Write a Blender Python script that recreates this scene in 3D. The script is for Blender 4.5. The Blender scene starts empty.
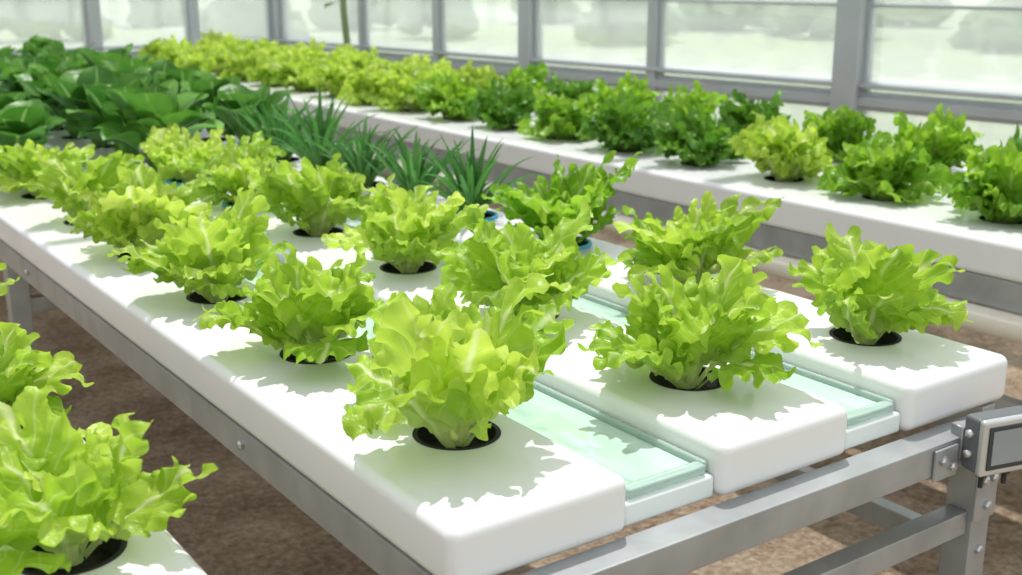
import bpy, bmesh, math, random
import numpy as np
from mathutils import Matrix, Vector

random.seed(7)
S = 0.6          # layout unit in metres
TOP = 0.80       # channel top height
scene = bpy.context.scene
COL = scene.collection
try:
    scene.view_settings.view_transform = 'Standard'
    scene.view_settings.look = 'None'
except Exception as e:
    print(e)
D = math.radians

# ------------------------------------------------------------------ materials
def new_mat(name):
    m = bpy.data.materials.new(name)
    m.use_nodes = True
    nt = m.node_tree
    for n in list(nt.nodes):
        nt.nodes.remove(n)
    out = nt.nodes.new('ShaderNodeOutputMaterial')
    return m, nt, out

def N(nt, t, **kw):
    n = nt.nodes.new(t)
    for k, v in kw.items():
        setattr(n, k, v)
    return n

def simple(name, col, rough=0.5, metal=0.0, noise=0.0, nscale=20, bump=0.0, bscale=60, coat=0.0, col2=None):
    m, nt, out = new_mat(name)
    p = N(nt, 'ShaderNodeBsdfPrincipled')
    p.inputs['Roughness'].default_value = rough
    p.inputs['Metallic'].default_value = metal
    if coat:
        p.inputs['Coat Weight'].default_value = coat
    tc = N(nt, 'ShaderNodeTexCoord')
    if col2 is None:
        col2 = tuple(c * (1 - noise) for c in col)
    nz = N(nt, 'ShaderNodeTexNoise')
    nz.inputs['Scale'].default_value = nscale
    nz.inputs['Detail'].default_value = 6
    nt.links.new(tc.outputs['Object'], nz.inputs['Vector'])
    cr = N(nt, 'ShaderNodeValToRGB')
    cr.color_ramp.elements[0].position = 0.35
    cr.color_ramp.elements[1].position = 0.68
    cr.color_ramp.elements[0].color = (*col2, 1)
    cr.color_ramp.elements[1].color = (*col, 1)
    nt.links.new(nz.outputs['Fac'], cr.inputs['Fac'])
    nt.links.new(cr.outputs['Color'], p.inputs['Base Color'])
    if bump:
        b = N(nt, 'ShaderNodeBump')
        b.inputs['Strength'].default_value = bump
        b.inputs['Distance'].default_value = 0.01
        n2 = N(nt, 'ShaderNodeTexNoise')
        n2.inputs['Scale'].default_value = bscale
        n2.inputs['Detail'].default_value = 8
        nt.links.new(tc.outputs['Object'], n2.inputs['Vector'])
        nt.links.new(n2.outputs['Fac'], b.inputs['Height'])
        nt.links.new(b.outputs['Normal'], p.inputs['Normal'])
    nt.links.new(p.outputs['BSDF'], out.inputs['Surface'])
    return m

def leaf_mat(name, dark, light, pale, trans=0.50, rough=0.36, veins=0.6, bump=0.35):
    """vertex attribute: r = per-leaf random, g = distance along the leaf, b = distance from the midrib"""
    m, nt, out = new_mat(name)
    L = nt.links.new
    def math_(op, a, b=None, c=None):
        n = N(nt, 'ShaderNodeMath', operation=op)
        for i, v in enumerate((a, b, c)):
            if v is None: continue
            if isinstance(v, (int, float)): n.inputs[i].default_value = v
            else: L(v, n.inputs[i])
        return n.outputs[0]
    def mr(v, a, b, c, d):
        n = N(nt, 'ShaderNodeMapRange'); L(v, n.inputs[0])
        for i, q in enumerate((a, b, c, d)): n.inputs[i + 1].default_value = q
        return n.outputs[0]
    at = N(nt, 'ShaderNodeAttribute', attribute_name='leafcol')
    sep = N(nt, 'ShaderNodeSeparateColor'); L(at.outputs['Color'], sep.inputs['Color'])
    R, G, B = sep.outputs[0], sep.outputs[1], sep.outputs[2]
    tc = N(nt, 'ShaderNodeTexCoord')
    nz = N(nt, 'ShaderNodeTexNoise'); nz.inputs['Scale'].default_value = 28; nz.inputs['Detail'].default_value = 4
    L(tc.outputs['Object'], nz.inputs['Vector'])
    fac = math_('MULTIPLY_ADD', R, 0.8, math_('MULTIPLY_ADD', nz.outputs['Fac'], 1.0, -0.38))
    mx = N(nt, 'ShaderNodeMix', data_type='RGBA'); mx.clamp_factor = True
    L(fac, mx.inputs[0]); mx.inputs[6].default_value = (*dark, 1); mx.inputs[7].default_value = (*light, 1)
    base = mr(G, 0.05, 0.50, 0.9, 0.0)
    rib = mr(math_('ADD', B, math_('MULTIPLY', G, 0.06)), 0.06, 0.14, 0.9, 0.0)
    sv = math_('SINE', math_('MULTIPLY', math_('SUBTRACT', G, math_('MULTIPLY', B, 0.42)), 46.0))
    side = math_('MULTIPLY', mr(sv, 0.82, 1.0, 0.0, 0.5 * veins), mr(B, 0.4, 1.0, 1.0, 0.1))
    mB = math_('MAXIMUM', math_('MAXIMUM', base, rib), side)
    mx2 = N(nt, 'ShaderNodeMix', data_type='RGBA')
    L(mB, mx2.inputs[0]); L(mx.outputs[2], mx2.inputs[6]); mx2.inputs[7].default_value = (*pale, 1)
    p = N(nt, 'ShaderNodeBsdfPrincipled')
    p.inputs['Roughness'].default_value = rough
    p.inputs['Specular IOR Level'].default_value = 0.4
    L(mx2.outputs[2], p.inputs['Base Color'])
    bp = N(nt, 'ShaderNodeBump'); bp.inputs['Strength'].default_value = bump; bp.inputs['Distance'].default_value = 0.006
    vo = N(nt, 'ShaderNodeTexNoise'); vo.inputs['Scale'].default_value = 95; vo.inputs['Detail'].default_value = 2
    L(tc.outputs['Object'], vo.inputs['Vector'])
    L(math_('SUBTRACT', math_('MULTIPLY', vo.outputs['Fac'], 1.4), mB), bp.inputs['Height'])
    L(bp.outputs['Normal'], p.inputs['Normal'])
    tr = N(nt, 'ShaderNodeBsdfTranslucent'); L(mx2.outputs[2], tr.inputs['Color'])
    ms = N(nt, 'ShaderNodeMixShader'); ms.inputs[0].default_value = trans
    L(p.outputs['BSDF'], ms.inputs[1]); L(tr.outputs['BSDF'], ms.inputs[2])
    L(ms.outputs[0], out.inputs['Surface'])
    return m

M_white = simple('white_plastic', (0.82, 0.825, 0.825), 0.26, noise=0.02, nscale=6, bump=0.02, bscale=25, coat=0.2)
M_white2 = simple('white_tray', (0.80, 0.85, 0.83), 0.3, noise=0.02)
M_metal = simple('galvanised_steel', (0.44, 0.46, 0.47), 0.38, metal=0.5, noise=0.22, nscale=14, bump=0.04)
M_frame = simple('aluminium_post', (0.50, 0.54, 0.56), 0.45, metal=0.2, noise=0.1, nscale=5)
M_dark = simple('black_plastic', (0.012, 0.014, 0.013), 0.75, noise=0.3)
M_medium = simple('growing_medium', (0.035, 0.03, 0.022), 0.95, noise=0.6, nscale=90, bump=0.8, bscale=220)
M_bolt = simple('steel_bolt', (0.55, 0.56, 0.56), 0.3, metal=0.9)
M_blue = simple('blue_collar', (0.03, 0.42, 0.62), 0.4)
M_screen = simple('grey_display', (0.30, 0.33, 0.34), 0.1, noise=0.12, nscale=10)
M_box = simple('case_metal', (0.66, 0.67, 0.68), 0.3, metal=0.6, noise=0.1)
M_case = simple('case_grey', (0.12, 0.13, 0.14), 0.4)
M_boxd = simple('case_dark', (0.035, 0.04, 0.045), 0.4)
M_knee = simple('knee_concrete', (0.62, 0.62, 0.59), 0.85, noise=0.2, nscale=4, bump=0.2)
M_stem = simple('stem_green', (0.50, 0.66, 0.25), 0.5)
M_bark = simple('bark', (0.12, 0.085, 0.055), 0.9, noise=0.4, bump=0.5)
M_cream = simple('cream_pipe', (0.78, 0.74, 0.64), 0.5, noise=0.06)

M_let = leaf_mat('lettuce_green', (0.24, 0.45, 0.022), (0.62, 0.80, 0.10), (0.84, 0.90, 0.46))
M_let2 = leaf_mat('lettuce_fresh', (0.32, 0.53, 0.03), (0.70, 0.85, 0.14), (0.87, 0.92, 0.52))
M_letmid = leaf_mat('lettuce_mid', (0.12, 0.33, 0.015), (0.41, 0.66, 0.05), (0.62, 0.80, 0.26))
M_letdark = leaf_mat('lettuce_dark', (0.055, 0.20, 0.015), (0.22, 0.46, 0.04), (0.42, 0.62, 0.17), trans=0.4)
M_spin = leaf_mat('broad_dark', (0.045, 0.18, 0.02), (0.18, 0.42, 0.06), (0.36, 0.58, 0.18), trans=0.35, rough=0.38, veins=0.0, bump=.2)
M_onion = leaf_mat('blade_dark', (0.035, 0.16, 0.03), (0.13, 0.36, 0.07), (0.26, 0.50, 0.15), trans=0.28, rough=0.36, veins=0)

def soil_mat():
    m, nt, out = new_mat('soil')
    L = nt.links.new
    tc = N(nt, 'ShaderNodeTexCoord')
    n1 = N(nt, 'ShaderNodeTexNoise'); n1.inputs['Scale'].default_value = 2.4; n1.inputs['Detail'].default_value = 10; n1.inputs['Roughness'].default_value = 0.65
    n2 = N(nt, 'ShaderNodeTexNoise'); n2.inputs['Scale'].default_value = 40; n2.inputs['Detail'].default_value = 10; n2.inputs['Roughness'].default_value = 0.7
    v = N(nt, 'ShaderNodeTexVoronoi'); v.inputs['Scale'].default_value = 55
    for n in (n1, n2, v): L(tc.outputs['Object'], n.inputs['Vector'])
    cr = N(nt, 'ShaderNodeValToRGB')
    cr.color_ramp.elements[0].position = 0.28; cr.color_ramp.elements[0].color = (0.19, 0.125, 0.078, 1)
    cr.color_ramp.elements[1].position = 0.72; cr.color_ramp.elements[1].color = (0.84, 0.68, 0.51, 1)
    e = cr.color_ramp.elements.new(0.5); e.color = (0.50, 0.365, 0.245, 1)
    ad = N(nt, 'ShaderNodeMath', operation='MULTIPLY_ADD'); L(n2.outputs['Fac'], ad.inputs[0]); ad.inputs[1].default_value = 0.9
    sub = N(nt, 'ShaderNodeMath', operation='SUBTRACT'); L(n1.outputs['Fac'], sub.inputs[0]); sub.inputs[1].default_value = 0.43
    L(sub.outputs[0], ad.inputs[2])
    L(ad.outputs[0], cr.inputs['Fac'])
    p = N(nt, 'ShaderNodeBsdfPrincipled'); p.inputs['Roughness'].default_value = 0.92
    L(cr.outputs['Color'], p.inputs['Base Color'])
    b = N(nt, 'ShaderNodeBump'); b.inputs['Strength'].default_value = 1.0; b.inputs['Distance'].default_value = 0.04
    s2 = N(nt, 'ShaderNodeMath', operation='MULTIPLY_ADD'); L(v.outputs['Distance'], s2.inputs[0]); s2.inputs[1].default_value = 0.5; L(n2.outputs['Fac'], s2.inputs[2])
    L(s2.outputs[0], b.inputs['Height']); L(b.outputs['Normal'], p.inputs['Normal'])
    L(p.outputs['BSDF'], out.inputs['Surface'])
    return m
M_soil = soil_mat()
M_lawn = simple('lawn', (0.42, 0.52, 0.32), 0.95, nscale=0.10, col2=(0.60, 0.66, 0.52), bump=0.3)
M_tree = simple('tree_crown', (0.32, 0.43, 0.27), 0.9, nscale=.9, col2=(0.18, 0.27, 0.16), bump=1.0, bscale=6)

def pane_mat():
    m, nt, out = new_mat('window_glass')
    L = nt.links.new
    tr = N(nt, 'ShaderNodeBsdfTransparent'); tr.inputs[0].default_value = (0.98, 0.99, 1.0, 1)
    tl = N(nt, 'ShaderNodeBsdfTranslucent'); tl.inputs[0].default_value = (0.97, 0.99, 1.0, 1)
    gl = N(nt, 'ShaderNodeBsdfGlossy'); gl.inputs['Roughness'].default_value = 0.03
    tc = N(nt, 'ShaderNodeTexCoord')
    mp = N(nt, 'ShaderNodeMapping'); mp.inputs['Scale'].default_value = (.3, 1, .5)
    L(tc.outputs['Object'], mp.inputs['Vector'])
    nz = N(nt, 'ShaderNodeTexNoise'); nz.inputs['Scale'].default_value = 1.5; nz.inputs['Detail'].default_value = 2
    L(mp.outputs['Vector'], nz.inputs['Vector'])
    mr = N(nt, 'ShaderNodeMapRange'); L(nz.outputs['Fac'], mr.inputs[0])
    mr.inputs[1].default_value = 0.3; mr.inputs[2].default_value = 0.7; mr.inputs[3].default_value = 0.24; mr.inputs[4].default_value = 0.40
    m1 = N(nt, 'ShaderNodeMixShader'); L(mr.outputs[0], m1.inputs[0]); L(tr.outputs[0], m1.inputs[1]); L(tl.outputs[0], m1.inputs[2])
    m2 = N(nt, 'ShaderNodeMixShader'); m2.inputs[0].default_value = 0.14; L(m1.outputs[0], m2.inputs[1]); L(gl.outputs[0], m2.inputs[2])
    L(m2.outputs[0], out.inputs['Surface'])
    return m
M_pane = pane_mat()

def tray_mat():
    m, nt, out = new_mat('green_water')
    L = nt.links.new
    p = N(nt, 'ShaderNodeBsdfPrincipled')
    p.inputs['Roughness'].default_value = 0.05
    p.inputs['Coat Weight'].default_value = 0.6
    tc = N(nt, 'ShaderNodeTexCoord')
    mp = N(nt, 'ShaderNodeMapping'); mp.inputs['Scale'].default_value = (1.0, .35, 1)
    L(tc.outputs['Object'], mp.inputs['Vector'])
    nz = N(nt, 'ShaderNodeTexNoise'); nz.inputs['Scale'].default_value = 14; nz.inputs['Detail'].default_value = 2; nz.inputs['Distortion'].default_value = 0.8
    L(mp.outputs['Vector'], nz.inputs['Vector'])
    cr = N(nt, 'ShaderNodeValToRGB')
    cr.color_ramp.elements[0].position = 0.30; cr.color_ramp.elements[0].color = (0.42, 0.61, 0.54, 1)
    cr.color_ramp.elements[1].position = 0.72; cr.color_ramp.elements[1].color = (0.60, 0.77, 0.70, 1)
    L(nz.outputs['Fac'], cr.inputs['Fac']); L(cr.outputs['Color'], p.inputs['Base Color'])
    b = N(nt, 'ShaderNodeBump'); b.inputs['Strength'].default_value = 0.3; b.inputs['Distance'].default_value = 0.02
    L(nz.outputs['Fac'], b.inputs['Height']); L(b.outputs['Normal'], p.inputs['Normal'])
    L(b.outputs['Normal'], p.inputs['Coat Normal'])
    L(p.outputs['BSDF'], out.inputs['Surface'])
    return m
M_tray = tray_mat()

def rim_mat():
    m, nt, out = new_mat('green_glass_rim')
    L = nt.links.new
    p = N(nt, 'ShaderNodeBsdfPrincipled')
    tc = N(nt, 'ShaderNodeTexCoord'); nz = N(nt, 'ShaderNodeTexNoise'); nz.inputs['Scale'].default_value = 12
    L(tc.outputs['Object'], nz.inputs['Vector'])
    cr = N(nt, 'ShaderNodeValToRGB'); cr.color_ramp.elements[0].color = (.62, .82, .74, 1); cr.color_ramp.elements[1].color = (.76, .92, .86, 1)
    L(nz.outputs['Fac'], cr.inputs['Fac']); L(cr.outputs['Color'], p.inputs['Base Color'])
    p.inputs['Roughness'].default_value = .06; p.inputs['Transmission Weight'].default_value = .5; p.inputs['IOR'].default_value = 1.45
    L(p.outputs['BSDF'], out.inputs['Surface'])
    return m
M_rim = rim_mat()

# ------------------------------------------------------------------ mesh helpers
def link(o):
    COL.objects.link(o); return o

def mesh_obj(name, verts, faces, mats, smooth=True, parent=None, loc=(0, 0, 0)):
    me = bpy.data.meshes.new(name)
    me.from_pydata([tuple(v) for v in verts], [], [tuple(f) for f in faces])
    for mt in mats: me.materials.append(mt)
    if smooth:
        me.polygons.foreach_set('use_smooth', [True] * len(me.polygons))
    me.update()
    o = bpy.data.objects.new(name, me); link(o)
    o.location = loc
    if parent: o.parent = parent
    return o

def boxes_mesh(name, boxes, mats, bevel=0.0, seg=3, smooth=True):
    bm = bmesh.new()
    for (c, s, mi, rz) in boxes:
        mat = Matrix.Translation(c) @ Matrix.Rotation(rz, 4, 'Z') @ Matrix.Diagonal((s[0], s[1], s[2], 1))
        r = bmesh.ops.create_cube(bm, size=1.0, matrix=mat)
        fs = set()
        for v in r['verts']:
            for f in v.link_faces: fs.add(f)
        for f in fs: f.material_index = mi
        if bevel:
            es = set()
            for v in r['verts']:
                for e in v.link_edges: es.add(e)
            bmesh.ops.bevel(bm, geom=list(es), offset=min(bevel, min(s) * 0.45), segments=seg, profile=0.5, affect='EDGES')
    bmesh.ops.recalc_face_normals(bm, faces=bm.faces)
    me = bpy.data.meshes.new(name)
    bm.to_mesh(me); bm.free()
    for m in mats: me.materials.append(m)
    if smooth and bevel:
        me.polygons.foreach_set('use_smooth', [True] * len(me.polygons))
        me.set_sharp_from_angle(angle=math.radians(40))
    return me

def box(name, c, s, mat, bevel=0.003, seg=2, parent=None, rz=0.0):
    me = boxes_mesh(name, [((0, 0, 0), s, 0, 0)], [mat], bevel, seg)
    o = bpy.data.objects.new(name, me); link(o)
    o.location = c; o.rotation_euler = (0, 0, rz)
    if bevel:
        w = o.modifiers.new('wn', 'WEIGHTED_NORMAL'); w.keep_sharp = True
    if parent: o.parent = parent
    return o

def lathe(profile, n=32, close_bottom=False):
    verts = []; faces = []
    for (r, z) in profile:
        for i in range(n):
            a = 2 * math.pi * i / n
            verts.append((r * math.cos(a), r * math.sin(a), z))
    for j in range(len(profile) - 1):
        for i in range(n):
            k = (i + 1) % n
            faces.append((j * n + i, j * n + k, (j + 1) * n + k, (j + 1) * n + i))
    if close_bottom:
        faces.append(tuple(reversed(range(n))))
    return verts, faces

def lathe_mesh(name, profile, mats, n=32, close=False):
    v, f = lathe(profile, n, close)
    me = bpy.data.meshes.new(name); me.from_pydata(v, [], f)
    for m in mats: me.materials.append(m)
    me.polygons.foreach_set('use_smooth', [True] * len(me.polygons))
    return me

def empty(name, loc, rot=0.0, scale=1.0):
    e = bpy.data.objects.new(name, None); link(e)
    e.location = loc; e.rotation_euler = (0, 0, rot); e.scale = (scale,) * 3
    e.empty_display_size = 0.05
    return e

def tag(o, label, category, group=None):
    o['label'] = label; o['category'] = category
    if group: o['group'] = group

# ------------------------------------------------------------------ grown leaf blades
def inside(px, py, poly):
    c = np.zeros(len(px), bool)
    x1, y1 = poly[:, 0], poly[:, 1]; x2, y2 = np.roll(x1, -1), np.roll(y1, -1)
    for a, b, cc, d in zip(x1, y1, x2, y2):
        if b == d: continue
        c ^= ((b > py) != (d > py)) & (px < (cc - a) * (py - b) / (d - b) + a)
    return c

LL, LW = .17, .064
def grow_leaf(seed, L=LL, W=LW, h=.0034, G=1.2, lam=.009, iters=300, kb=.08, interior=.05, lobes=1.0, seedamp=.003, nw=17):
    """flat lobed blade whose margin grows longer than its middle, relaxed so the excess buckles into frills"""
    rng = np.random.default_rng(seed)
    t = np.linspace(-2.75, 2.75, 300)
    e = 1 + lobes * (.04 * np.sin(3 * t + rng.uniform(0, 6)) + .07 * np.sin(6 * t + rng.uniform(0, 6)) + .06 * np.sin(11 * t + rng.uniform(0, 6)) + .03 * np.sin(19 * t + rng.uniform(0, 6)))
    ox = W * np.sin(t) * e; oy = L * (.64 + .36 * np.cos(t)) * (1 + (e - 1) * .6)
    poly = np.concatenate([np.stack([ox, oy], 1), [[.012, .20 * L], [.010, 0], [-.010, 0], [-.012, .20 * L]]])
    xs = np.arange(-W * 1.35, W * 1.35, h); rows = np.arange(0.0005, L * 1.2, h * .866)
    nx = len(xs); ny = len(rows)
    X = np.broadcast_to(xs[None, :], (ny, nx)) + (np.arange(ny) % 2)[:, None] * h / 2
    Y = np.broadcast_to(rows[:, None], (ny, nx))
    ins = inside(X.ravel(), Y.ravel(), poly).reshape(ny, nx)
    idx = -np.ones((ny, nx), int); idx[ins] = np.arange(ins.sum())
    tris = []
    for j in range(ny - 1):
        a = idx[j, :-1]; b = idx[j, 1:]; c = idx[j + 1, :-1]; d = idx[j + 1, 1:]
        T = [(a, b, c), (b, d, c)] if j % 2 == 0 else [(a, b, d), (a, d, c)]
        for q in T:
            q = np.stack(q, 1); tris.append(q[(q >= 0).all(1)])
    F = np.concatenate(tris)
    used = np.unique(F); rm = -np.ones(ins.sum(), int); rm[used] = np.arange(len(used))
    F = rm[F]; p2 = np.stack([X[ins], Y[ins]], 1)[used]
    E = np.sort(np.concatenate([F[:, [0, 1]], F[:, [1, 2]], F[:, [2, 0]]]), 1)
    E, cnt = np.unique(E, axis=0, return_counts=True)
    bnd = np.unique(E[cnt == 1])
    dp = []
    for a, b in zip(poly, np.roll(poly, -1, 0)):
        k = max(2, int(np.linalg.norm(b - a) / .001)); s = np.linspace(0, 1, k, endpoint=False)[:, None]; dp.append(a + (b - a) * s)
    dp = np.concatenate(dp)
    for b in bnd:
        q = dp[np.argmin(((dp - p2[b]) ** 2).sum(1))]; p2[b] = p2[b] * .3 + q * .7
    dist = np.sqrt(((p2[:, None, :] - dp[None, ::2, :]) ** 2).sum(-1)).min(1)
    n = len(p2)
    act = np.clip((p2[:, 1] / L - .25) / .25, 0, 1)
    g = 1 + act * (G * np.exp(-dist / lam) + interior)
    i, j = E[:, 0], E[:, 1]
    l0 = np.linalg.norm(p2[i] - p2[j], axis=1)
    deg = np.bincount(np.concatenate([i, j]), minlength=n)[:, None].astype(float)
    x = np.zeros((n, 3)); x[:, :2] = p2
    ph = rng.uniform(0, 6.28, 6)
    ang = np.arctan2(p2[:, 0], p2[:, 1] - .55 * L)
    x[:, 2] = act * (.0004 * rng.standard_normal(n) + .0025 * np.sin(p2[:, 0] * 130 + ph[0]) * np.sin(p2[:, 1] * 110 + ph[1])
                     + seedamp * np.exp(-dist / .012) * (np.sin(nw * ang + 1.5 * np.sin(2 * ang + ph[3]) + ph[2]) + .8 * np.sin(nw * .45 * ang + ph[4])))
    v = np.zeros_like(x); fix = p2[:, 1] < .15 * L; x0 = x.copy()
    for it in range(iters):
        gg = 1 + (g - 1) * min(1, (it + 1) / (iters * .6))
        rest = l0 * (gg[i] + gg[j]) / 2
        d = x[j] - x[i]; l = np.linalg.norm(d, axis=1)
        c = ((l - rest) / np.maximum(l, 1e-6) * .5)[:, None] * d
        acc = np.stack([np.bincount(i, c[:, k], n) - np.bincount(j, c[:, k], n) for k in range(3)], 1) / deg * 2.2
        nb = np.stack([np.bincount(i, x[j, k], n) + np.bincount(j, x[i, k], n) for k in range(3)], 1) / deg - x
        nb[bnd] *= .2
        nb2 = np.stack([np.bincount(i, nb[j, k], n) + np.bincount(j, nb[i, k], n) for k in range(3)], 1) / deg - nb
        v = .85 * v + acc * .5 - kb * nb2
        x = x + v
        x[fix] = x0[fix]
    return x, F, p2, n

def bend_table(L, th0, bend, pw=2.0, n=80, ext=1.7, wob=0.0, wph=0.0):
    s = np.linspace(0, L * ext, n)
    th = th0 + bend * np.clip(s / L, 0, 1.25) ** pw + wob * np.sin(s / L * 6.5 + wph) * np.clip(s / L, 0, 1)
    ds = s[1] - s[0]
    rho = np.concatenate([[0], np.cumsum(np.sin((th[1:] + th[:-1]) / 2) * ds)])
    z = np.concatenate([[0], np.cumsum(np.cos((th[1:] + th[:-1]) / 2) * ds)])
    return s, th, rho, z

def place_leaf(leaf, rng, sc, th0, bend, cup, az, base_r, z0, roll, stretch=1.0, pw=2.0):
    x3, F, p2, n = leaf
    X = x3[:, 0] * sc; Y = x3[:, 1] * sc * stretch; nrm = x3[:, 2] * sc
    if rng.uniform() < .5: X = -X; F = F[:, ::-1]
    if rng.uniform() < .5: nrm = -nrm
    L = LL * sc * stretch; W = LW * sc
    s, th, rho, z = bend_table(L, th0, bend, pw=pw, wob=rng.uniform(.05, .35), wph=rng.uniform(0, 6.28))
    Yc = np.clip(Y, 0, L * 1.68)
    R = np.interp(Yc, s, rho); Z = np.interp(Yc, s, z); TH = np.interp(Yc, s, th)
    q = np.clip(np.abs(X) / W, 0, 1.4)
    nrm = nrm + cup * q ** 2 * W * .5 - .0035 * np.exp(-(X / .006) ** 2) * np.clip(1 - Y / L, 0, 1)
    a = roll * (Yc / L)
    Xr = X * np.cos(a) - nrm * np.sin(a); Nr = X * np.sin(a) + nrm * np.cos(a)
    sweep = rng.uniform(-.28, .28)
    Xr = Xr + sweep * Yc ** 2 / L
    Rr = R - np.cos(TH) * Nr + base_r; Zz = Z + np.sin(TH) * Nr + z0
    ca, sa = math.cos(az), math.sin(az)
    V = np.stack([Rr * ca - Xr * sa, Rr * sa + Xr * ca, Zz], -1)
    col = np.stack([np.zeros(n), p2[:, 1] / LL, np.abs(p2[:, 0]) / LW], 1)
    return V, col, F

def oval_leaf(rng, L, W, th0, bend, cup, az, base_r, z0, pet=0.35, nr=14, nt=9, und=0.004, point=0.75, petw=0.004, rnd=.8, pw=1.4):
    u = np.linspace(0, 1, nr)[:, None]
    v = np.linspace(-1, 1, nt)[None, :]
    q = np.clip((u - pet) / (1 - pet), 0, 1)
    w = petw + W * np.sin(np.pi * q ** point) ** rnd
    w = w * np.where(u > 0.999, 0.05, 1)
    X = w * v
    Y = L * u + 0 * v
    nrm = cup * np.abs(v) ** 1.5 * w + und * np.sin(q * 9 + rng.uniform(0, 6)) * v * v * np.sign(v) * (q > 0)
    s, th, rho, z = bend_table(L, th0, bend, pw=pw)
    R = np.interp(Y, s, rho); Z = np.interp(Y, s, z); TH = np.interp(Y, s, th)
    Rr = R - np.cos(TH) * nrm + base_r
    Zz = Z + np.sin(TH) * nrm + z0
    ca, sa = math.cos(az), math.sin(az)
    x = Rr * ca - X * sa; y = Rr * sa + X * ca
    V = np.stack([x, y, Zz], -1).reshape(-1, 3)
    col = np.stack([np.zeros_like(x), 0.15 + .85 * np.broadcast_to(u, x.shape), np.broadcast_to(np.abs(v), x.shape) * .9], -1).reshape(-1, 3).copy()
    i = np.arange(nr - 1)[:, None]; j = np.arange(nt - 1)[None, :]
    a = i * nt + j
    F = np.stack([a, a + 1, a + nt + 1, a + nt], -1).reshape(-1, 4)
    return V, col, F

def plant_mesh(name, leaves, mat, zmin_r=0.05, floor=0.010):
    Vs, Cs, Fs = [], [], []; off = 0
    for (V, c, F, rnd) in leaves:
        c = c.copy(); c[:, 0] = rnd
        Vs.append(V); Cs.append(c); Fs.append(F + off); off += len(V)
    V = np.concatenate(Vs); C = np.concatenate(Cs); F = np.concatenate(Fs)
    rad = np.hypot(V[:, 0], V[:, 1])
    low = floor + 0.004 * np.abs(np.sin(V[:, 0] * 180) * np.cos(V[:, 1] * 160))
    V[:, 2] = np.where((rad > zmin_r) & (V[:, 2] < low), low, V[:, 2])
    me = bpy.data.meshes.new(name)
    me.from_pydata(V.tolist(), [], F.tolist())
    at = me.attributes.new('leafcol', 'FLOAT_COLOR', 'POINT')
    at.data.foreach_set('color', np.concatenate([C, np.ones((len(C), 1))], 1).astype(np.float32).ravel())
    me.polygons.foreach_set('use_smooth', [True] * len(me.polygons))
    me.materials.append(mat)
    me.update()
    return me

def lettuce(seed, lib, n=16, sc=1.0, mat=None, spread=1.0, upr=1.0, loose=True):
    rng = np.random.default_rng(seed); lv = []
    for i in range(n):
        f = i / (n - 1); az = i * 2.39996 + rng.uniform(-.5, .5)
        st = 1.0; pw = 2.0
        if loose and f < 0.42:       # open outer leaves
            s = rng.uniform(.82, 1.05); st = rng.uniform(1.0, 1.2); th0 = D(rng.uniform(28, 52)); bd = D(rng.uniform(8, 72)); pw = 2.1
        elif f < 0.42: s = rng.uniform(.82, 1.02); th0 = D(rng.uniform(28, 55)) * spread; bd = D(rng.uniform(15, 80))
        elif f < 0.75: s = rng.uniform(.80, 1.08) * upr; st = rng.uniform(1.0, 1.25); th0 = D(rng.uniform(10, 34)) * spread; bd = D(rng.uniform(0, 55))
        else: s = rng.uniform(.5, .9) * upr; st = rng.uniform(1.0, 1.3); th0 = D(rng.uniform(-6, 20)) * spread; bd = D(rng.uniform(-10, 50))
        V, c, F = place_leaf(lib[rng.integers(len(lib))], rng, s * sc, th0, bd, rng.uniform(-.3, .35), az, .012 * (1 - f) + .002, -.014, rng.uniform(-.6, .6), st, pw)
        lv.append((V, c, F, float(np.clip(.3 + .4 * f + rng.uniform(-.35, .35), 0, 1))))
    return plant_mesh('foliage', lv, mat)

libA = [grow_leaf(30 + k, G=(1.15, 1.4, 1.05, 1.3)[k % 4], lam=(.009, .008, .010, .008)[k % 4], lobes=(1.1, .85, 1.3)[k % 3], nw=(16, 19, 14)[k % 3]) for k in range(8)]
libB = [grow_leaf(60 + k, h=.0046, G=2.0, lam=.009, seedamp=.005, nw=15, iters=200) for k in range(4)]
main_meshes = [lettuce(11 + k, libA, n=14 + k % 3, mat=M_let, sc=.96, upr=1.02 + .07 * (k % 3)) for k in range(8)]
open_mesh = lettuce(37, libA, n=12, mat=M_let, sc=.98, upr=.95)
far_meshes = [lettuce(51 + k, libB, n=22, sc=.84, mat=M_letmid, spread=1.08, loose=False) for k in range(4)]

def broad(seed, n=34):
    rng = np.random.default_rng(seed); lv = []
    for i in range(n):
        f = i / (n - 1)
        L = rng.uniform(.11, .24)
        V, c, F = oval_leaf(rng, L, L * rng.uniform(.21, .28), D(rng.uniform(2, 42) * (1.1 - f * .6)), D(rng.uniform(5, 85)), rng.uniform(.0, .6),
                            i * 2.4 + rng.uniform(-.3, .3), .012, -.004, pet=.46, und=.004, nr=18, nt=9, rnd=.58, point=.9, pw=2.2)
        lv.append((V, c, F, rng.uniform(0, 1)))
    return plant_mesh('foliage', lv, M_spin)
def onion(seed, n=52):
    rng = np.random.default_rng(seed); lv = []
    for i in range(n):
        L = rng.uniform(.12, .24)
        V, c, F = oval_leaf(rng, L, rng.uniform(.0048, .0088), D(rng.uniform(0, 46)), D(rng.uniform(0, 65)), .8,
                            i * 2.4 + rng.uniform(-.4, .4), rng.uniform(.002, .024), -.004, pet=0.0, nr=14, nt=5, und=0, point=.5, petw=.0014)
        lv.append((V, c, F, rng.uniform(0, 1)))
    return plant_mesh('foliage', lv, M_onion)
broad_meshes = [broad(81 + k) for k in range(4)]
onion_meshes = [onion(95 + k) for k in range(3)]

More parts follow.
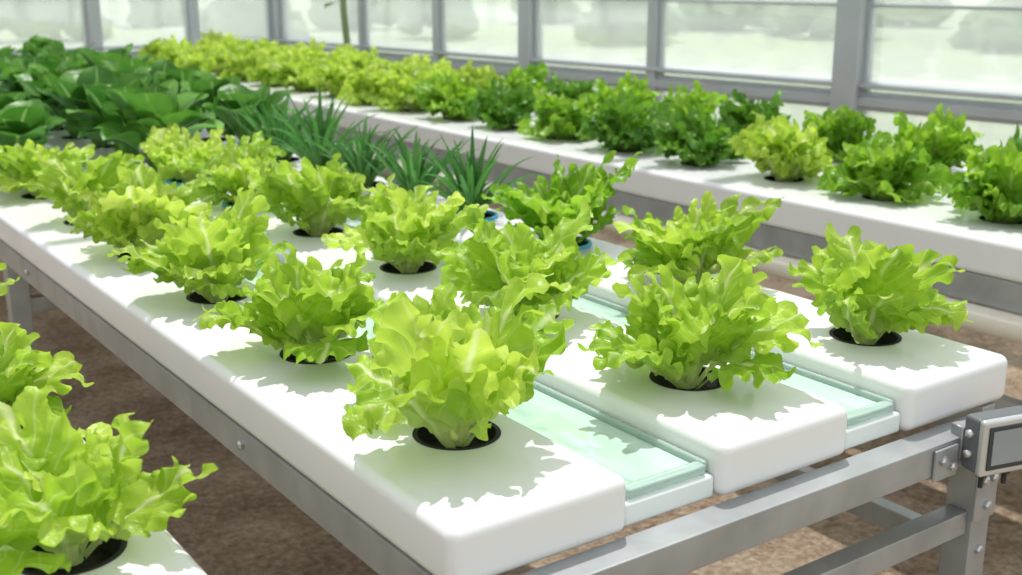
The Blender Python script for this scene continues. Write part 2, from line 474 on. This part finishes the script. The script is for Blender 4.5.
HR = 0.058
cup_me = lathe_mesh('net_cup', [(HR - .005, .0008), (HR + .0015, .0012), (HR + .0015, .0004), (HR - .002, -.002), (HR - .012, -.05), (HR - .03, -.052)], [M_dark], 40)
med_me = lathe_mesh('growing_medium', [(HR - .008, -.024), (.035, -.021), (.018, -.014), (.001, -.010)], [M_medium], 28)
stem_me = lathe_mesh('stem', [(.014, -.018), (.013, -.008), (.009, .004), (.002, .012)], [M_stem], 14)
collar_me = lathe_mesh('collar', [(HR + .001, .001), (HR + .001, .007), (HR + .008, .007), (HR + .009, .001)], [M_blue], 40)

def make_plant(name, me, x, y, rot, sc, mat, label, cat, group, collar=False, tilt=(0, 0), zs=1.0):
    e = empty(name, (x, y, TOP), rot)
    tag(e, label, cat, group)
    f = bpy.data.objects.new('foliage', me); link(f); f.parent = e
    f.scale = (sc, sc, sc * zs); f.rotation_euler = (tilt[0], tilt[1], 0)
    f.material_slots[0].link = 'OBJECT'; f.material_slots[0].material = mat
    for nm, m in (('net_cup', cup_me), ('growing_medium', med_me), ('stem', stem_me)):
        o = bpy.data.objects.new(nm, m); link(o); o.parent = e
    if collar:
        o = bpy.data.objects.new('collar', collar_me); link(o); o.parent = e
        o['label'] = 'blue plastic collar'
    return e

# ------------------------------------------------------------------ channels
def channel(name, x0, x1, y0, y1, holes, height=0.078, bevel=0.016):
    w, l = x1 - x0, y1 - y0
    cx, cy = (x0 + x1) / 2, (y0 + y1) / 2
    me = boxes_mesh(name, [((0, 0, 0), (w, l, height), 0, 0)], [M_white], bevel, 6)
    o = bpy.data.objects.new(name, me); link(o)
    o.location = (cx, cy, TOP - height / 2)
    V, F = [], []
    for (hx, hy) in holes:
        off = len(V); n = 40
        for z in (height / 2 - .058, height / 2 + .02):
            for i in range(n):
                a = 2 * math.pi * i / n
                V.append((hx - cx + HR * math.cos(a), hy - cy + HR * math.sin(a), z))
        for i in range(n):
            k = (i + 1) % n
            F.append((off + i, off + k, off + n + k, off + n + i))
        F.append(tuple(off + i for i in reversed(range(n))))
        F.append(tuple(off + n + i for i in range(n)))
    cm = bpy.data.meshes.new('cut'); cm.from_pydata(V, [], F); cm.update()
    co = bpy.data.objects.new('cut', cm); link(co); co.location = o.location
    b = o.modifiers.new('b', 'BOOLEAN'); b.object = co; b.operation = 'DIFFERENCE'; b.solver = 'EXACT'
    bpy.context.view_layer.update()
    dg = bpy.context.evaluated_depsgraph_get()
    nm = bpy.data.meshes.new_from_object(o.evaluated_get(dg))
    o.modifiers.clear(); o.data = nm
    bpy.data.objects.remove(co)
    nm.name = name
    nm.polygons.foreach_set('use_smooth', [True] * len(nm.polygons))
    nm.set_sharp_from_angle(angle=math.radians(40))
    w = o.modifiers.new('wn', 'WEIGHTED_NORMAL'); w.keep_sharp = True
    return o

CH = [(1.04, 1.478, 1.31), (1.742, 2.172, 1.99), (2.395, 2.83, 2.645)]
Y0 = 1.66
hole_lists = []
for ci, (a, b, c) in enumerate(CH):
    ys = [2.06 - .03 * ci + .70 * k for k in range(6 if ci < 2 else 3)]
    if ci == 2:
        for k in range(5): ys.append(ys[2] + .62 + .47 * k)
    while ys[-1] < 10.6: ys.append(ys[-1] + .48)
    hole_lists.append(ys)
    o = channel('growing_channel', a * S, b * S, Y0 * S, 11.2 * S, [(c * S, y * S) for y in ys])
    tag(o, 'long white plastic hydroponic growing channel with round holes', 'growing channel', 'channels of the main growing table')

rr = random.Random(3)
LBL = 'bright green frilly loose-leaf lettuce in a white channel hole'
SC = {(0, 0): 1.12, (1, 1): 1.10, (0, 1): 1.02, (1, 0): 1.02, (2, 0): .96, (0, 2): .97, (0, 5): .88, (1, 5): .9}
for ci, (a, b, c) in enumerate(CH):
    for k, y in enumerate(hole_lists[ci]):
        x = c * S; yy = y * S
        if ci < 2:
            kind = 'l' if k < 6 else 'd'
        else:
            kind = 'l' if k < 3 else ('o' if k < 8 else 'd')
        if kind == 'l':
            me = main_meshes[(ci * 3 + k * 3 + (k // 2)) % 8]
            mat = M_let if (ci + k) % 3 else M_let2
            if ci == 2 and k in (1, 2): mat = M_letmid if k == 2 else M_let
            zs = 1.04 if (ci == 0 and k == 0) else 1.0
            make_plant('lettuce_plant', me, x, yy, rr.uniform(0, 6.28), SC.get((ci, k), rr.uniform(.92, .99)), mat,
                       LBL if mat is not M_letmid else 'deeper green frilly lettuce in a white channel hole',
                       'lettuce', 'lettuces on the main growing table', collar=((ci == 1 and k in (4, 5)) or (ci == 2 and k == 2)), zs=zs)
        elif kind == 'o':
            make_plant('chive_plant', onion_meshes[k % 3], x, yy, rr.uniform(0, 6.28), rr.uniform(.98, 1.15), M_onion,
                       'dark green clump of narrow spiky blades in a white channel', 'chives', 'spiky plants on the main growing table', collar=(k == 3))
        else:
            make_plant('spinach_plant', broad_meshes[(k + ci) % 4], x, yy, rr.uniform(0, 6.28), rr.uniform(1.12, 1.3), M_spin,
                       'dark green broad-leaved plant with glossy leaves', 'leafy greens', 'dark leafy greens on the main growing table')

for (x0, x1) in ((CH[0][1], CH[1][0]), (CH[1][1], CH[2][0])):
    a, b = x0 * S + .001, x1 * S - .001
    y0, y1 = Y0 * S + .012, 11.15 * S
    e = empty('water_tray', ((a + b) / 2, y0, .724)); tag(e, 'shallow white trough with pale green glass cover and water', 'tray', 'trays between the channels')
    w = b - a; l = y1 - y0
    base = box('tray_base', (0, l / 2, .016), (w, l, .032), M_white2, .005, 4, e)
    rim = bpy.data.objects.new('glass_rim', boxes_mesh('glass_rim', [
        ((-w / 2 + .005, l / 2 + .006, .040), (.010, l - .014, .016), 0, 0), ((w / 2 - .005, l / 2 + .006, .040), (.010, l - .014, .016), 0, 0),
        ((0, .016, .040), (w - .020, .020, .0155), 0, 0), ((0, l - .01, .0405), (w - .024, .010, .013), 0, 0)], [M_rim], .005, 4)); link(rim); rim.parent = e
    sh = box('water_sheet', (0, l / 2 + .008, .0365), (w - .021, l - .045, .005), M_tray, .001, 1, e)
    rim['label'] = 'pale green glass rim'; sh['label'] = 'clear green-tinted water surface'

# ------------------------------------------------------------------ main table frame
fr = empty('table_frame', (.64, .975, 0)); tag(fr, 'grey galvanised steel frame with legs carrying the white channels', 'table frame')
def fbox(name, c, s, mat=M_metal, bev=.003, parent=fr, seg=2):
    p = parent.location
    return box(name, (c[0] - p[0], c[1] - p[1], c[2] - p[2]), s, mat, bev, seg, parent)
def ybar(name, x, z, w, h, y0, y1, parent=fr): return fbox(name, (x, (y0 + y1) / 2, z), (w, y1 - y0, h), parent=parent)
def xbar(name, y, z, d, h, x0, x1, parent=fr): return fbox(name, ((x0 + x1) / 2, y, z), (x1 - x0, d, h), parent=parent)
ybar('side_rail', .646, .694, .036, .055, 1.0, 6.7)
ybar('side_rail', 1.655, .694, .036, .055, 1.0, 6.7)
xbar('front_rail', .972, .696, .05, .050, .622, 1.60)
for y in (2.2, 3.4, 4.6, 5.8): xbar('cross_bar', y, .695, .04, .04, .66, 1.64)
for x in (.65, 1.60):
    for y in (.985, 3.15, 5.3):
        fbox('leg', (x, y, .335), (.05, .05, .67))
        v = fbox('foot_plate', (x, y, .006), (.09, .09, .012))
for y in (.985, 3.15, 5.3):
    xbar('stretcher', y, .55, .035, .04, .675, 1.575)
ybar('side_stretcher', 1.60, .49, .03, .04, 1.01, 5.28)
ybar('side_stretcher', .65, .30, .03, .04, 1.01, 5.28)
def bolt(x, y, z, parent=fr, r=.008, axis='y'):
    v, f = lathe([(r, 0), (r, .005), (r * .6, .008), (.0005, .008)], 6)
    o = mesh_obj('bolt', v, f, [M_bolt], smooth=False, parent=parent, loc=(x - parent.location.x, y - parent.location.y, z - parent.location.z))
    o.rotation_euler = (math.pi / 2, 0, 0) if axis == 'y' else (0, -math.pi / 2, 0)
    o['label'] = 'small steel hex bolt'
    return o
fbox('corner_bracket', (.640, .944, .692), (.045, .006, .06), M_box)
bolt(.640, .941, .703); bolt(.640, .941, .678)
fbox('corner_bracket', (1.462, .944, .690), (.055, .006, .05), M_metal)
bolt(1.450, .941, .698); bolt(1.474, .941, .684)
fbox('leg_bracket', (1.60, .957, .60), (.056, .006, .09), M_metal)
bolt(1.588, .954, .625); bolt(1.612, .954, .625); bolt(1.60, .954, .58); bolt(1.60, .960, .50)
for y in (1.6, 2.9, 4.2): bolt(.628, y, .697, axis='x')

cb = empty('control_box', (1.548, .912, .672)); tag(cb, 'small silver control box with framed grey display on table corner', 'control box')
cb.rotation_euler = (0, 0, D(-14))
box('case', (0, .004, .045), (.108, .034, .086), M_case, .006, 3, cb)
box('silver_frame', (.0, -.017, .045), (.111, .012, .089), M_box, .005, 4, cb)
box('bezel', (.0, -.0235, .045), (.090, .004, .068), M_boxd, .0015, 2, cb)
box('display', (.0, -.0258, .046), (.078, .002, .054), M_screen, .0008, 2, cb)
box('mounting_plate', (-.01, .033, .040), (.09, .026, .05), M_metal, .002, 1, cb)
for dz in (.03, .062):
    v, f = lathe([(.006, 0), (.006, .006), (.0005, .007)], 12)
    o = mesh_obj('knob', v, f, [M_box], parent=cb, loc=(-.054, .004, dz)); o.rotation_euler = (0, -math.pi / 2, 0)
for dx in (-.025, .02):
    v, f = lathe([(.004, -.03), (.004, -.012), (.008, -.012), (.008, .003), (.0005, .003)], 14)
    o = mesh_obj('cable_gland', v, f, [M_boxd], parent=cb, loc=(dx, .004, 0))

# ------------------------------------------------------------------ near side table
XN = .45
o = channel('growing_channel', .17 * S, .63 * S, .95 * S, 7.5 * S, [(XN * S, (2.0 + .71 * k) * S) for k in range(4)])
tag(o, 'white plastic growing channel beside the main table', 'growing channel')
for k in range(3):
    make_plant('lettuce_plant', open_mesh if k == 0 else main_meshes[(k * 2 + 1) % 8], XN * S, (2.0 + .71 * k) * S, (3.6, 3.3, 5.5)[k], (.95, .80, .85)[k], M_let if k else M_let2,
               'bright green frilly lettuce in the neighbouring white channel', 'lettuce', 'lettuces on the side table', zs=.94)
f2 = empty('table_frame', (.24, 1.2, 0)); tag(f2, 'grey steel frame under the neighbouring channel', 'table frame')
ybar('side_rail', .345, .697, .035, .05, .7, 4.4, f2)
ybar('side_rail', .13, .697, .035, .05, .7, 4.4, f2)
for x in (.13, .345):
    for y in (.75, 2.6, 4.3):
        fbox('leg', (x, y, .336), (.04, .04, .672), parent=f2)

# ------------------------------------------------------------------ far table
FA = [(4.04, 4.80, 4.42), (4.90, 5.62, 5.18)]
FY0, FY1 = 1.2, 14.0
far_rows = []
for ci, (a, b, c) in enumerate(FA):
    ys = [2.10 + .30 * ci + .60 * k for k in range(19)]
    far_rows.append(ys)
    o = channel('growing_channel', a * S, b * S, FY0 * S, FY1 * S, [(c * S, y * S) for y in ys], height=.09)
    tag(o, 'wide white plastic growing channel beside the glazed wall', 'growing channel', 'channels of the table by the wall')
pal = [M_letmid, M_letmid, M_letmid, M_let2, M_letdark, M_letdark, M_letmid, M_letdark, M_letmid, M_let, M_let2, M_let2, M_let]
for ci in range(2):
    c = FA[ci][2]
    for k, y in enumerate(far_rows[ci]):
        if ci == 0:
            mat = pal[k] if k < len(pal) else M_let2
        else:
            mat = [M_letmid, M_letdark, M_letmid, M_letmid, M_letdark, M_letmid][k % 6] if k < 9 else M_let2
        make_plant('lettuce_plant', far_meshes[(k * 3 + ci) % 4], c * S, y * S, rr.uniform(0, 6.28), rr.uniform(1.04, 1.13), mat,
                   {M_letmid: 'medium green bushy curly lettuce', M_letdark: 'dark green compact curly lettuce', M_let: 'bright green curly lettuce', M_let2: 'yellow-green curly lettuce'}[mat] + ' on the table beside the glazed wall',
                   'lettuce', 'lettuces on the table by the wall', zs=1.12)
f3 = empty('table_frame', (2.5, 1.0, 0)); tag(f3, 'grey steel frame of the table beside the glazed wall', 'table frame')
ybar('side_rail', 2.45, .675, .04, .07, .75, 8.35, f3)
ybar('side_rail', 3.33, .675, .04, .07, .75, 8.35, f3)
ybar('side_stretcher', 2.46, .40, .035, .045, .75, 8.35, f3)
for y in (.9, 2.5, 4.1, 5.7, 7.3, 8.3):
    for x in (2.46, 3.32): fbox('leg', (x, y, .32), (.045, .045, .64), parent=f3)
    xbar('cross_bar', y, .655, .035, .03, 2.48, 3.31, f3)
v, f = lathe([(.0005, 0), (.03, 0), (.03, 7.4), (.0005, 7.4)], 20)
pp = mesh_obj('drain_pipe', v, f, [M_cream], parent=f3)
pp.location = (2.409 - 2.5, .8 - 1.0, .612); pp.rotation_euler = (-math.pi / 2, 0, 0)
pp['label'] = 'cream plastic drain pipe'

# ------------------------------------------------------------------ shell
C = Vector((6.46 * S, 14.3 * S, 0)); d1 = Vector((.14, -.990, 0)).normalized(); d2 = Vector((-.990, -.14, 0)).normalized()
L1, L2 = 10.5, 7.5
def struct(o): o['kind'] = 'structure'
corners = [C, C + d2 * L2, C + d2 * L2 + d1 * L1, C + d1 * L1]
fl = mesh_obj('floor', [tuple(c) for c in corners], [(0, 1, 2, 3)], [M_soil], smooth=False); struct(fl)
lw = mesh_obj('lawn', [(-60, -60, -.03), (80, -60, -.03), (80, 90, -.03), (-60, 90, -.03)], [(0, 1, 2, 3)], [M_lawn], smooth=False)
lw['kind'] = 'stuff'; tag(lw, 'pale green grass outside the greenhouse', 'grass')
KH, TOPZ = .42, 3.0
cnt = {'w': 0, 't': 0}
def wall_side(side, org, d, L, posts):
    rz = math.atan2(d.y, d.x)
    mid = org + d * (L / 2)
    k = box('wall_' + side, (mid.x, mid.y, KH / 2), (L, .12, KH), M_knee, .004, 1, rz=rz); struct(k)
    for (z, h, t) in ((.80, .045, .09), (.875, .022, .10), (KH + .02, .04, .10), (TOPZ, .12, .12)):
        cnt['t'] += 1
        b = box('trim_%d' % cnt['t'], (mid.x, mid.y, z), (L, t, h), M_frame, .004, 1, rz=rz); struct(b)
    for (s, w) in posts:
        p = org + d * s
        cnt['t'] += 1
        zb = KH + .04
        b = box('trim_%d' % cnt['t'], (p.x, p.y, (zb + TOPZ) / 2), (w, w + .02, TOPZ - zb), M_frame, .004, 1, rz=rz); struct(b)
    for (sa, wa), (sb, wb) in zip(posts[:-1], posts[1:]):
        cnt['w'] += 1
        a0, b0 = sa + wa / 2, sb - wb / 2
        w = b0 - a0; m = org + d * ((a0 + b0) / 2)
        bx = []
        for (z0, z1) in ((KH + .04, .778), (.823, TOPZ - .06)):
            bx.append(((0, 0, (z0 + z1) / 2), (w - .03, .008, z1 - z0 - .03), 0, 0))
            for sx in (-1, 1): bx.append(((sx * (w / 2 - .010), 0, (z0 + z1) / 2), (.020, .04, z1 - z0), 1, 0))
            bx.append(((0, 0, z0 + .010), (w - .040, .04, .020), 1, 0)); bx.append(((0, 0, z1 - .010), (w - .040, .04, .020), 1, 0))
        bx.append(((0, 0, 1.24), (w - .045, .03, .014), 1, 0))
        me = boxes_mesh('window_%d' % cnt['w'], bx, [M_pane, M_frame])
        o = bpy.data.objects.new('window_%d' % cnt['w'], me); link(o)
        o.location = (m.x, m.y, 0); o.rotation_euler = (0, 0, rz); struct(o)
P1 = [(0, .12), (1.84 * S, .045), (3.22 * S, .06), (4.64 * S, .10), (6.28 * S, .06), (8.29 * S, .13), (10.1 * S, .06), (12.0 * S, .13), (14.0 * S, .06), (16 * S, .13)]
wall_side('right', C, d1, L1, P1)
P2 = [(0.07, .02), (1.22 * S, .06), (2.48 * S, .08), (3.72 * S, .06), (4.96 * S, .08), (6.2 * S, .06), (7.5 * S, .08), (9 * S, .06), (10.5 * S, .08)]
wall_side('back', C, d2, L2, P2)
# roof rafters spanning over the tables
for (y, wd) in ((3.15, .06), (3.45, .03), (3.62, .03), (5.3, .06), (6.9, .06)):
    cnt['t'] += 1
    b = box('trim_%d' % cnt['t'], (.6, y, 2.96), (7.2, wd, .08), M_frame, .004, 1); struct(b)

# vine by the wall
vb = C + d1 * (1.84 * S) + Vector((-.16, -.03, 0))
ve = empty('climbing_vine', (vb.x, vb.y, 0)); tag(ve, 'thin green vine climbing beside the window post', 'vine')
M_vine = simple('vine_stem', (0.22, 0.30, 0.14), .7)
vv, ff = [], []
nseg = 30
for i in range(nseg):
    z = i * .095; ox = .03 * math.sin(i * .35); oy = .03 * math.cos(i * .27); r = .028 - .0003 * i
    for j in range(8):
        a = j * math.pi / 4
        vv.append((ox + r * math.cos(a), oy + r * math.sin(a), z))
    if i:
        for j in range(8):
            k = (j + 1) % 8
            ff.append(((i - 1) * 8 + j, (i - 1) * 8 + k, i * 8 + k, i * 8 + j))
mesh_obj('vine_stem', vv, ff, [M_vine], parent=ve)
rng = np.random.default_rng(5); lv = []
for i in range(34):
    V, c, F = oval_leaf(rng, .18, .035, D(rng.uniform(40, 90)), D(40), .2, rng.uniform(0, 6.28), .01, 0)
    V[:, 2] += rng.uniform(1.18, 2.6)
    lv.append((V, c, F, rng.uniform(0, 1)))
me = plant_mesh('vine_leaves', lv, M_letdark, zmin_r=9)
lo = bpy.data.objects.new('vine_leaves', me); link(lo); lo.parent = ve

# trees outside
def crown_mesh(seed):
    r = random.Random(seed); bm = bmesh.new()
    for i in range(34):
        a = r.uniform(0, 6.28); z = r.uniform(.1, 4.2); q = r.uniform(0, 1.3 if z > 1 else 1.7)
        rad = r.uniform(.35, .7) * (1.25 - z * .14)
        mt = Matrix.Translation((q * math.cos(a), q * math.sin(a), z)) @ Matrix.Diagonal((rad, rad, rad * .9, 1))
        res = bmesh.ops.create_icosphere(bm, subdivisions=2, radius=1, matrix=mt)
        for v in res['verts']:
            v.co += Vector((r.uniform(-.12, .12), r.uniform(-.12, .12), r.uniform(-.05, .12)))
            v.co.z = max(v.co.z, .02)
    me = bpy.data.meshes.new('crown'); bm.to_mesh(me); bm.free(); me.materials.append(M_tree); return me
crowns = [crown_mesh(i) for i in range(4)]
trunk_me = lathe_mesh('trunk', [(.22, -.02), (.15, .4), (.12, 1.2), (.06, 2.2)], [M_bark], 12)
tr = random.Random(9)
tpos = []
for i in range(28):
    a = D(-12 + i * 4.4)       # an irregular belt of trees round the building corner
    dist = (24.0, 30.0, 26.5, 33.5)[i % 4] + tr.uniform(-.6, .6)
    tpos.append((dist * math.sin(a), dist * math.cos(a)))
for i, (x, y) in enumerate(tpos):
    e = empty('tree', (x, y, -.03), tr.uniform(0, 6), tr.uniform(.6, .75)); tag(e, 'leafy tree standing on the grass outside', 'tree', 'trees outside the greenhouse')
    for nm, m in (('trunk', trunk_me), ('crown', crowns[i % 4])):
        o = bpy.data.objects.new(nm, m); link(o); o.parent = e

# ------------------------------------------------------------------ light
w = bpy.data.worlds.new('world'); scene.world = w; w.use_nodes = True
nt = w.node_tree; bg = nt.nodes['Background']
bg.inputs[0].default_value = (0.95, 0.975, 1.0, 1); bg.inputs[1].default_value = 0.95
sd = bpy.data.lights.new('sun', 'SUN'); sd.energy = 3.5; sd.angle = D(1.0); sd.color = (1, .975, .94)
so = bpy.data.objects.new('sun', sd); link(so)
dirv = Vector((-0.24, -0.34, -1.0))
so.rotation_euler = dirv.to_track_quat('-Z', 'Y').to_euler()
so.location = (3, 3, 6)

# ------------------------------------------------------------------ camera
cd = bpy.data.cameras.new('camera'); cam = bpy.data.objects.new('camera', cd); link(cam)
cam.location = (0, 0, 1.4); cam.rotation_euler = (D(90 - 15.2), 0, D(-35.3))
cd.sensor_width = 36; cd.lens = 41.2; cd.clip_start = .05; cd.clip_end = 300
cd.dof.use_dof = True; cd.dof.focus_distance = 1.65; cd.dof.aperture_fstop = 5.6
scene.camera = cam
